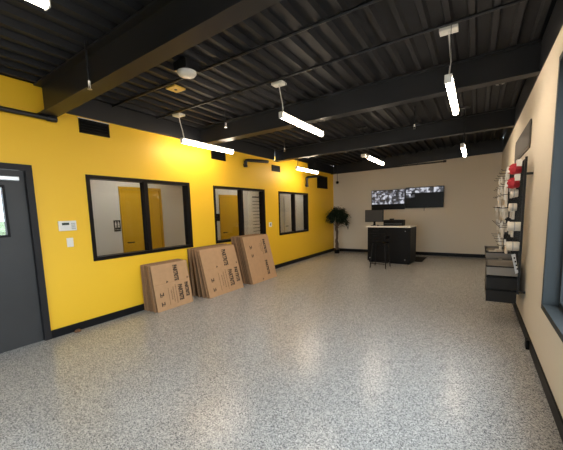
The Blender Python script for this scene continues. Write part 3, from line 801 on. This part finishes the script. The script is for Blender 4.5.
for c, r, yy, zz in HK:
    if c == 0: continue
    rnd = random.Random(c*10+r)
    if c == 4 and r == 5: continue
    lab = 'white hanging packet, %s row of the rack, %s column from the near edge' % (rowname[r], colname[c])
    put(P_white, 0.345+rnd.uniform(-0.03, 0.04), yy, zz+0.04, lab, 'white packets on the wire rack')
    if r in (1, 3, 4):
        lab = 'inner white packet close to the grid, %s row, %s column from the near edge' % (rowname[r], colname[c])
        put(P_white, 0.425+rnd.uniform(-0.02, 0.03), yy, zz+0.04, lab, 'white packets on the wire rack')
# trays and bins at the bottom of the rack
def tray(name, y0, y1, x0, x1, z0, z1, m, label):
    s = thing(name, label, 'tray', ((x0+x1)/2, y0, z0))
    h = (x1-x0)/2; L = y1-y0; H = z1-z0; t = 0.006
    MB().box(-h, h, 0, t, t, H).box(-h, h, L-t, L, t, H).box(-h, -h+t, t, L-t, t, H).box(h-t, h, t, L-t, t, H).box(-h, h, 0, L, 0, t).build('tray_walls', m, s)
    MB().box(-h-0.008, h, -0.008, 0.004, H-0.012, H+0.004).box(-h-0.008, -h+0.004, 0.004, L, H-0.012, H+0.004).build('rim', M['black'], s)
    return s
tray('plastic_bin', 4.80, 5.45, 0.145, 0.468, 0.305, 0.465, M['smoke'], 'lowest smoked plastic bin at the foot of the wire rack')
tray('plastic_bin', 4.80, 5.45, 0.145, 0.468, 0.475, 0.635, M['smoke'], 'upper smoked plastic bin, below the grey drawer of the rack')
s = tray('storage_bin', 4.80, 5.45, 0.140, 0.468, 0.655, 0.775, M['traygrey'], 'grey drawer between the smoked bins and the top tray')
box(-0.155, 0.155, 0.01, 0.64, 0.10, 0.108).build('drawer_lid', M['traygrey'], s)
s = tray('rack_tray', 5.75, 6.6, 0.15, 0.468, 0.74, 0.84, M['traygrey'], 'grey tray at the back of the rack with white packets on it')
box(-0.14, 0.14, 0.02, 0.80, 0.05, 0.06).build('tray_insert', M['traygrey'], s)
for k, (xx, yy) in enumerate(((0.24, 5.95), (0.33, 6.2))):
    o = MB().box(-0.05, 0.05, -0.10, 0.10, 0, 0.03).build('paper_packet', M['offwhite'], loc=(xx, yy, 0.801), bevel=0.01)
    tag(o, ('white packet lying in the grey tray, nearer the room', 'white packet lying in the grey tray, nearer the wall')[k], 'packet', 'packets in the grey tray')
# leaning chrome tool bits below the lowest roll
s = thing('metal_bracket', 'slanted silver bracket hanging on the rack beside the grey drawer', 'bracket', (0.455, 4.74, 0.70))
MB().loft([(-0.07, 0, 0.24), (-0.03, 0, 0.25), (0.012, 0, 0.02), (-0.015, 0, 0.0)], [(-0.07, 0.015, 0.24), (-0.03, 0.015, 0.25), (0.012, 0.015, 0.02), (-0.015, 0.015, 0.0)]).build('bracket_plate', M['silver'], s)
for k in range(4):
    box(-0.045+k*0.012, -0.03+k*0.012, -0.002, 0.0, 0.19-k*0.045, 0.21-k*0.045).build('slot', M['black'], s)

# plaque above the rack
s = thing('wall_plaque', 'large dark grey plaque with cut corners high on the cream wall', 'plaque', (XR, 5.15, 2.28))
W, H, c = 1.9, 0.36, 0.05
out = [(c, 0), (W-c, 0), (W, c), (W, H-c), (W-c, H), (c, H), (0, H-c), (0, c)]
MB().loft([(0, p[0], p[1]) for p in out], [(-0.015, p[0], p[1]) for p in out]).build('plaque_board', M['plaque'], s)
ins = [(c+0.04, 0.04), (W-c-0.04, 0.04), (W-0.04, c+0.04), (W-0.04, H-c-0.04), (W-c-0.04, H-0.04), (c+0.04, H-0.04), (0.04, H-c-0.04), (0.04, c+0.04)]
MB().loft([(-0.015, p[0], p[1]) for p in ins], [(-0.018, p[0], p[1]) for p in ins]).build('plaque_face', M['plaque'], s)
o = box(-0.03, 0.0, -0.05, 0.05, 0, 0.10).build('baseboard_clip', M['black'], loc=(XR-BT, 4.13, 0.0), bevel=0.006)
tag(o, 'small black block on the right baseboard below the rack', 'block')

# ------------------------------------------------------------------ outdoors
struct(MB().box(-40, -6.25, -40, 60, -0.2, -0.12).box(-6.25, XR+0.3, -40, YF-0.16, -0.2, -0.12).box(XR+0.26, 40, -40, 60, -0.2, -0.12).box(-6.25, XL-T, YF-0.16, 2.0, -0.2, -0.12).build('ground', M['asphalt']), 'pale pavement outside', 'ground')
hd = MB(); random.seed(5)
for k in range(60):
    y = -3+k*0.28; r = random.uniform(0.4, 0.6)
    hd.lathe([(r*0.5, 0), (r, 0.35), (r*1.02, 0.8), (r*0.7, 1.25), (0.05, 1.45+random.uniform(0, 0.15))], (random.uniform(-0.2, 0.2), y, 0), n=9)
hd = hd.build('hedge', M['hedge'], loc=(-13, 0, -0.12)); tag(hd, 'clipped green hedge outside the entrance door lite', 'hedge')

# ------------------------------------------------------------------ light from outdoors, camera, colour
wd = bpy.data.worlds.new('sky'); sc.world = wd; wd.use_nodes = True
bg = wd.node_tree.nodes['Background']; bg.inputs['Color'].default_value = (0.84, 0.92, 1.0, 1); bg.inputs['Strength'].default_value = 5.5
def portal(loc, rot, sx, sy):
    l = bpy.data.lights.new('window_portal', 'AREA'); l.shape = 'RECTANGLE'; l.size = sx; l.size_y = sy
    l.cycles.is_portal = True
    o = bpy.data.objects.new('window_portal', l); COL.objects.link(o); o.location = loc; o.rotation_euler = rot
portal((XR+0.24, (RW[0]+RW[1])/2, (RW[2]+RW[3])/2), (0, PI/2, 0), RW[3]-RW[2], RW[1]-RW[0])
portal(((FW[0]+FW[1])/2, YF-0.14, (FW[2]+FW[3])/2), (PI/2, 0, 0), FW[1]-FW[0], FW[3]-FW[2])

cam = bpy.data.cameras.new('camera'); co = bpy.data.objects.new('camera', cam); COL.objects.link(co)
f, pitch, roll, yaw = 309.83, -0.1175, -0.0265, 0.5622
cam.sensor_fit = 'HORIZONTAL'; cam.sensor_width = 36; cam.lens = 36*f/563
cam.shift_y = (247.9-225)/563; cam.shift_x = 0
cam.clip_start = 0.05; cam.clip_end = 200
fwd = Vector((-math.sin(yaw)*math.cos(pitch), math.cos(yaw)*math.cos(pitch), math.sin(pitch)))
right = Vector((math.cos(yaw), math.sin(yaw), 0)); up = right.cross(fwd)
r2 = right*math.cos(roll)+up*math.sin(roll); u2 = -right*math.sin(roll)+up*math.cos(roll)
mw = Matrix(((r2.x, u2.x, -fwd.x, 0), (r2.y, u2.y, -fwd.y, 0), (r2.z, u2.z, -fwd.z, 1.55), (0, 0, 0, 1)))
co.matrix_world = mw
sc.camera = co
vs_ = sc.view_settings
sc.display_settings.display_device = 'sRGB'
vs_.view_transform = 'Standard'; vs_.look = 'None'; vs_.gamma = 1.0; vs_.exposure = 0.88; vs_.use_curve_mapping = False
sc.cycles.use_denoising = True
sc.cycles.max_bounces = 10; sc.cycles.diffuse_bounces = 6; sc.cycles.transparent_max_bounces = 12
sc.cycles.sample_clamp_indirect = 6.0
